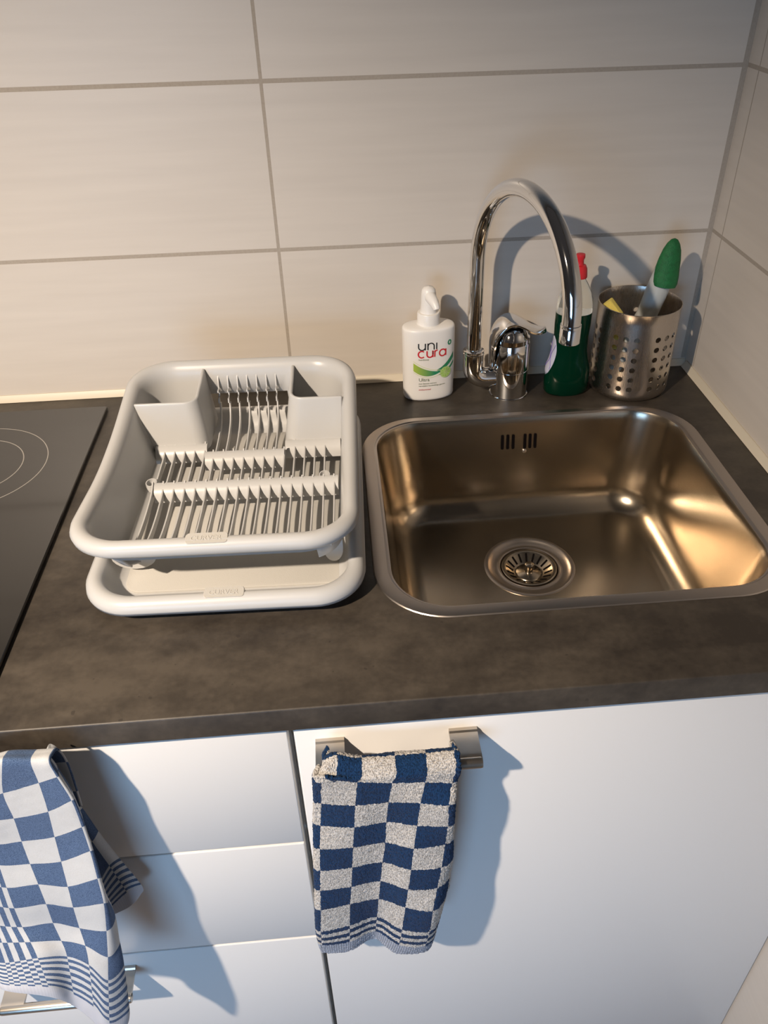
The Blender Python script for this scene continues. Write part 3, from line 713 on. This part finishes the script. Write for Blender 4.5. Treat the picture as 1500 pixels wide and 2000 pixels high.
# cutlery pockets
def pocket(sgn):
    """L-shaped wall: front face and flank, leaning in a little towards the base"""
    bm = bmesh.new()
    def path(t):   # t = 0 top, 1 bottom
        if sgn < 0: xw, xf = -.7700+.0170*t, -.6965+.0075*t
        else: xw, xf = -.5205-.0035*t, -.5825-.0110*t
        yf, yb = -.2400-.0100*t, -.1660-.0040*t; r = .014
        s = -sgn
        P = [Vector((xw+(xf-s*r-xw)*k/5, yf, 0)) for k in range(6)]
        for k in range(1, 8):
            a = PI/2*k/7; P.append(Vector((xf-s*r+s*r*math.sin(a), yf+r-r*math.cos(a), 0)))
        P += [Vector((xf, yf+r+(yb-yf-r)*k/4, 0)) for k in range(1, 5)]
        return P
    loops = []
    for t, dz in ((0, -.0002), (.06, -.004), (.3, None), (.65, None), (1, None)):
        L = path(t)
        for p in L:
            ztop = interp([(-.25, .0985), (-.20, .1015), (-.16, .1060)], p.y)
            p.z = ztop+dz if dz is not None else ztop+(.034-ztop)*t
        loops.append(L)
    loft(bm, loops, closed=False)
    o = obj('cutlery_pocket', bm, m_plas, rack, angle=60, mods=[('SOLIDIFY', dict(thickness=.0042, offset=0)), ('BEVEL', dict(width=.0018, segments=3, limit_method='ANGLE', angle_limit=math.radians(60)))], label='left pocket' if sgn < 0 else 'right pocket')
    bm = bmesh.new()
    if sgn < 0: box(bm, -.752, -.691, -.2485, -.1715, .0345, .0365)
    else: box(bm, -.5925, -.5255, -.2485, -.1715, .0345, .0365)
    obj('pocket_base', bm, m_plas, o, smooth=False)
pocket(-1); pocket(1)
# cross bars
def crossbar(x0, x1, y0):
    prof = [(.0020, .0470), (-.0010, .0475), (-.0045, .0462), (-.0085, .0425), (-.0115, .0370), (-.0125, .0320), (-.0140, .0320), (-.0132, .0375), (-.0100, .0438), (-.0055, .0482), (-.001, .0495), (.002, .0490)]
    bm = bmesh.new(); loft(bm, [[Vector((x, y0+a, b-.004)) for a, b in prof] for x in (x0, x1)], cap0=True, cap1=True)
    obj('crossbar', bm, m_plas, rack, angle=50)
crossbar(-.7515, -.689, -.2505); crossbar(-.689, -.5935, -.2700); crossbar(-.5935, -.5255, -.2505); crossbar(-.738, -.5280, -.3330)
# ribs
def rib(x, pts, h=.0085, t=.0015):
    top = catmull([Vector((0, a, b)) for a, b in pts], 6); bm = bmesh.new(); L = []
    for i, p in enumerate(top):
        a = top[max(i-1, 0)]; b = top[min(i+1, len(top)-1)]; d = (b-a).normalized(); n = Vector((0, d.z, -d.y)) 
        if n.z > 0 and abs(d.z) < .95: n = -n
        hh = h*(.55+.45*min(1, i/6))*min(1, .15+(len(top)-1-i)/9 if pts[0][0] < -.3 else 1); q = p+n*hh
        q.z = min(q.z, p.z)
        L.append([Vector((x-t/2, p.y, p.z)), Vector((x+t/2, p.y, p.z)), Vector((x+t/2, q.y, q.z)), Vector((x-t/2, q.y, q.z))])
    loft(bm, L, cap0=True, cap1=True); obj('rib', bm, m_plas, rack, smooth=False)
for k in range(-1, 17):
    x = -.5450-.0122*k
    front = [(-.3315, .0475), (-.3400, .0425), (-.3560, .0395), (-.3900, .0380), (-.4250, .0400), (-.4480, .0470), (-.4660, .0600), (-.4800, .0730), (-.4870, .0800)]
    if k < 4 : mid = [(-.2485, .0475), (-.2570, .0420), (-.2750, .0395), (-.3300, .0375)]
    elif k > 11: mid = [(-.2485, .0475), (-.2570, .0420), (-.2750, .0395), (-.3300, .0375)]
    else: mid = [(-.2680, .0475), (-.2765, .0420), (-.2950, .0395), (-.3300, .0375)]
    rib(x, front); 
    if -1 < k < 17: rib(x, mid)
    if 5 <= k <= 11: rib(x, [(-.1640, .1010), (-.1720, .0880), (-.1770, .0740), (-.1830, .0580), (-.1960, .0450), (-.2200, .0390), (-.2450, .0375), (-.2680, .0375)], h=.0080)
# small eyelets at both ends of the rear cross bar
for px, py in ((296, 945), (634, 929)):
    p = at_z(px, py, .042); p = Matrix.Rotation(.03, 3, 'Z') @ p
    bm = bmesh.new(); n = 24
    loft(bm, [[p+Vector((a*math.cos(2*PI*i/n)*.75, a*math.sin(2*PI*i/n), z)) for i in range(n)] for a, z in ((.0085, -.006), (.0085, .002), (.0070, .002), (.0070, -.006))])
    obj('eyelet', bm, m_plas, rack)
# feet
def foot(x0, y0, w, zt, zb_, side):
    bm = bmesh.new(); P = [(x0-w/2, zt)]
    for i in range(13): a = PI+PI*i/12; P.append((x0+w/2*math.cos(a), zb_+(zt-zb_)*.55+(zt-zb_)*.55*math.sin(a)))
    P.append((x0+w/2, zt))
    extrude_poly(bm, P, lambda u, v, q: Vector((u, y0+q+(zt-v)*-.15*side, v)), .0022); obj('foot', bm, m_plas, rack, smooth=False)
foot(-.7420, -.4440, .046, .0420, .0140, 0); foot(-.5330, -.4480, .020, .0440, .0150, 0); foot(-.715, -.1720, .04, .036, .0095, 1); foot(-.560, -.1720, .04, .036, .0095, 1)
plate(rack, -.647, -.5055, zrs(-.505)+.0001, math.radians(14))

# ---------------------------------------------------------------- cloths
def cloth(name, G, Us, Vs, sub, thick, m, parent, nz=0, nscale=300, label=None):
    R_, C_ = len(G), len(G[0])
    def cr(P, i, t):
        p0 = P[max(i-1, 0)]; p1 = P[i]; p2 = P[min(i+1, len(P)-1)]; p3 = P[min(i+2, len(P)-1)]
        return .5*((2*p1)+(p2-p0)*t+(2*p0-5*p1+4*p2-p3)*t*t+(3*p1-p0-3*p2+p3)*t**3)
    cols = []
    for r in range(R_):
        line = []
        for i in range(C_-1):
            for k in range(sub): line.append(cr(G[r], i, k/sub))
        line.append(G[r][-1].copy()); cols.append(line)
    U = [Us[i]+(Us[i+1]-Us[i])*k/sub for i in range(C_-1) for k in range(sub)]+[Us[-1]]
    V = []; rows = []
    for i in range(R_-1):
        for k in range(sub):
            rows.append([cr([cols[r][c] for r in range(R_)], i, k/sub) for c in range(len(U))]); V.append(Vs[i]+(Vs[i+1]-Vs[i])*k/sub)
    rows.append(cols[-1]); V.append(Vs[-1])
    bm = bmesh.new(); uvl = bm.loops.layers.uv.new('UVMap')
    vv = [[bm.verts.new(p) for p in r] for r in rows]
    for i in range(len(V)-1):
        for j in range(len(U)-1):
            f = bm.faces.new((vv[i][j], vv[i][j+1], vv[i+1][j+1], vv[i+1][j]))
            for lp, (a, b) in zip(f.loops, ((i, j), (i, j+1), (i+1, j+1), (i+1, j))): lp[uvl].uv = (U[b], V[a])
    if nz:
        bm.normal_update()
        mv = [(v, v.normal*nz*noise.noise(v.co*nscale)) for v in bm.verts]
        for v, d in mv: v.co += d
    return obj(name, bm, m, parent, angle=180, label=label, mods=[('SOLIDIFY', dict(thickness=thick, offset=0))])
# terry towel on the sink cabinet's handle
tw = begin('hand_towel', 'blue and cream checked terry towel over the handle of the sink cabinet door', 'towel', (-.500, -.640, -.45))
T = [  # rows 1..10 of check corners, in the photograph's crop (scale 3, offset 560,1380)
 [(160, 405), (210, 415), (415, 435), (618, 440), (810, 438), (965, 440), (992, 425)],
 [(165, 548), (203, 560), (402, 572), (597, 555), (785, 560), (950, 572), (982, 545)],
 [(162, 670), (200, 690), (395, 700), (583, 670), (765, 690), (943, 695), (975, 665)],
 [(165, 800), (197, 828), (388, 818), (578, 790), (745, 825), (925, 800), (970, 765)],
 [(165, 920), (197, 955), (383, 935), (562, 905), (730, 948), (905, 935), (965, 890)],
 [(170, 1040), (198, 1070), (378, 1048), (550, 1015), (713, 1065), (880, 1055), (945, 995)],
 [(172, 1155), (200, 1185), (370, 1150), (540, 1120), (697, 1170), (855, 1190), (925, 1110)],
 [(176, 1265), (200, 1310), (368, 1275), (530, 1225), (678, 1300), (835, 1310), (890, 1235)],
 [(190, 1350), (210, 1390), (368, 1370), (520, 1310), (660, 1390), (810, 1395), (860, 1340)],
 [(205, 1398), (225, 1437), (368, 1425), (510, 1352), (640, 1437), (798, 1432), (843, 1385)]]
Us = [.3, 1, 2, 3, 4, 5, 5.5]
G = []; Vs = []
xs_top = [at_y(560+cx/3, 1456, -.641).x for cx in (205, 290, 432, 632, 817, 985, 1003)]
BYc, BZc = -.6405, -.0633
xb = [x for x in xs_top]
for V_, y, z in ((-7.0, -.6150, -.330), (-5.0, -.6165, -.240), (-3.0, -.6180, -.150), (-1.6, -.6230, -.090), (-.7, BYc+.0105, BZc+.004), (-.15, BYc+.0060, BZc+.0140)):
    G.append([Vector((x, y+.0015*math.sin(x*120), z)) for x in xb]); Vs.append(V_)
G[5][0].z += .003; G[5][1].z += .007; G[5][2].z += .001
G.append([Vector((x, BYc-.0015, BZc+.0150+dz)) for x, dz in zip(xs_top, (.001, .006, .002, 0, 0, .001, 0))]); Vs.append(.12)
G.append([Vector((x+dx, BYc-.0105, BZc+.0070)) for x, dx in zip(xs_top, (-.006, -.004, -.001, 0, 0, 0, 0))]); Vs.append(.45)
for i, row in enumerate(T):
    ref = row[2]; zr_ = at_y(560+ref[0]/3, 1380+ref[1]/3, -.6515-.0004*i).z
    L = []
    for k, (cx, cy) in enumerate(row):
        p = at_z(560+cx/3, 1380+cy/3, zr_)
        if i == 0: p = at_y(560+cx/3, 1380+cy/3, -.6515 if 0 < k < 6 else -.646)
        if p.y > -.615: p = at_y(560+cx/3, 1380+cy/3, -.615)
        L.append(Vector(p))
    G.append(L); Vs.append(i+1)
for r in G:                     # side hems curl back towards the door
    r.insert(0, r[0]+Vector((.004, .010, 0)) if r[0].y < -.63 else r[0]+Vector((.002, .001, 0))); r.append(r[-1]+Vector((-.003, .010, 0)) if r[-1].y < -.63 else r[-1]+Vector((.001, .001, 0)))
cloth('terry_cloth', G, [.0]+Us+[5.9], Vs, 26, .0030, m_terry, tw, .0011, 750)
# tea towel on the top drawer's handle
tt = begin('tea_towel', 'blue and white checked tea towel bunched over the top drawer handle at left', 'towel', (-.86, -.660, -.40))
cols_px = {   # crop scale 3.125, offset 0,1440
 'Y': [(-260, 230), (-250, 330), (-240, 470), (-215, 590), (-185, 730), (-140, 870), (-100, 1010), (-55, 1140), (-10, 1250), (35, 1375), (62, 1512), (75, 1552)],
 'Z': [(-150, 210), (-130, 360), (-90, 505), (-50, 650), (-5, 778), (42, 915), (88, 1040), (138, 1155), (187, 1248), (232, 1345), (297, 1522), (315, 1585)],
 'A': [(15, 165), (20, 338), (85, 492), (133, 632), (185, 770), (235, 895), (283, 1015), (325, 1130), (375, 1240), (410, 1335), (450, 1565), (470, 1650)],
 'B': [(190, 158), (238, 275), (295, 450), (335, 605), (375, 755), (415, 908), (448, 1035), (487, 1162), (522, 1270), (545, 1387), (573, 1640), (588, 1745)],
 'C': [(298, 150), (348, 240), (437, 383), (500, 545), (550, 692), (595, 860), (633, 1010), (650, 1178), (658, 1338), (660, 1480), (668, 1742), (676, 1835)],
 'D': [(302, 156), (356, 236), (443, 378), (508, 535), (560, 700), (610, 862), (655, 1008), (700, 1112), (725, 1264), (750, 1400), (782, 1672), (778, 1745)]}
ykD = [-.646, -.647, -.649, -.650, -.654, -.660, -.665, -.668, -.676, -.685, -.699, -.702]
off = {'Y': (.000, .000), 'Z': (-.001, -.004), 'A': (-.003, .000), 'B': (-.002, -.006), 'C': (-.003, -.012), 'D': (0, 0)}
G = []; Vs = []
names = 'YZABCD'
for j in range(12):
    L = []
    for n in names:
        o0, o1 = off[n]; t = min(1, j/9); y = ykD[j]+o0+(o1-o0)*t
        if n == 'A': y += .0015*math.sin(j*.8)
        px, py = cols_px[n][j]; L.append(Vector(at_y(px/3.125, 1440+py/3.125, y)))
    G.append(L); Vs.append((.05, 1, 2, 3, 4, 5, 6, 7, 8, 9, 10, 10.4)[j])
top = [[p+Vector((.0, .008, .0010)) for p in G[0]], [p+Vector((.001, .017, -.006)) for p in G[0]], [p+Vector((.001, .022, -.036)) for p in G[0]], [p+Vector((-.004, .024, -.10)) for p in G[0]]]
for k, L in enumerate(top): 
    for p in L: p.y = min(p.y, -.6150); 
G = [top[3], top[2], top[1], top[0]]+G; Vs = [-2.6, -1.2, .07, .06]+Vs
for r in G:
    r.insert(0, r[0]+Vector((-.012, .004, 0)))
    r.append(r[-1]+Vector((-.004, .010, .001)) if r[-1].y < -.63 else r[-1]+Vector((.0005, .0005, 0)))
cloth('front_fold', G, [-1.25, -1, 0, 1, 2, 3, 3.8, 4.2], Vs, 16, .0013, m_tea, tt, .00025, 120)
F = [[(210, 170), (250, 165), (290, 160)], [(300, 330), (350, 300), (400, 290)], [(360, 450), (440, 425), (482, 405)], [(430, 590), (503, 535), (535, 478)], [(520, 730), (585, 665), (622, 602)], [(600, 900), (668, 780), (728, 735)], [(650, 1060), (775, 945), (866, 905)], [(690, 1082), (800, 1025), (864, 948)]]
fy = [-.630, -.629, -.626, -.624, -.624, -.625, -.629, -.630]
G = [[Vector(at_y(px/3.125, 1440+py/3.125, fy[j]+(.000, -.003, .003)[k])) for k, (px, py) in enumerate(r)] for j, r in enumerate(F)]
cloth('rear_fold', G, [1.05, 2, 2.95], [5, 6, 6.8, 7.4, 8.2, 9, 10, 10.3], 14, .0013, m_tea, tt, .0002, 120, label='shaded rear flap with striped border')
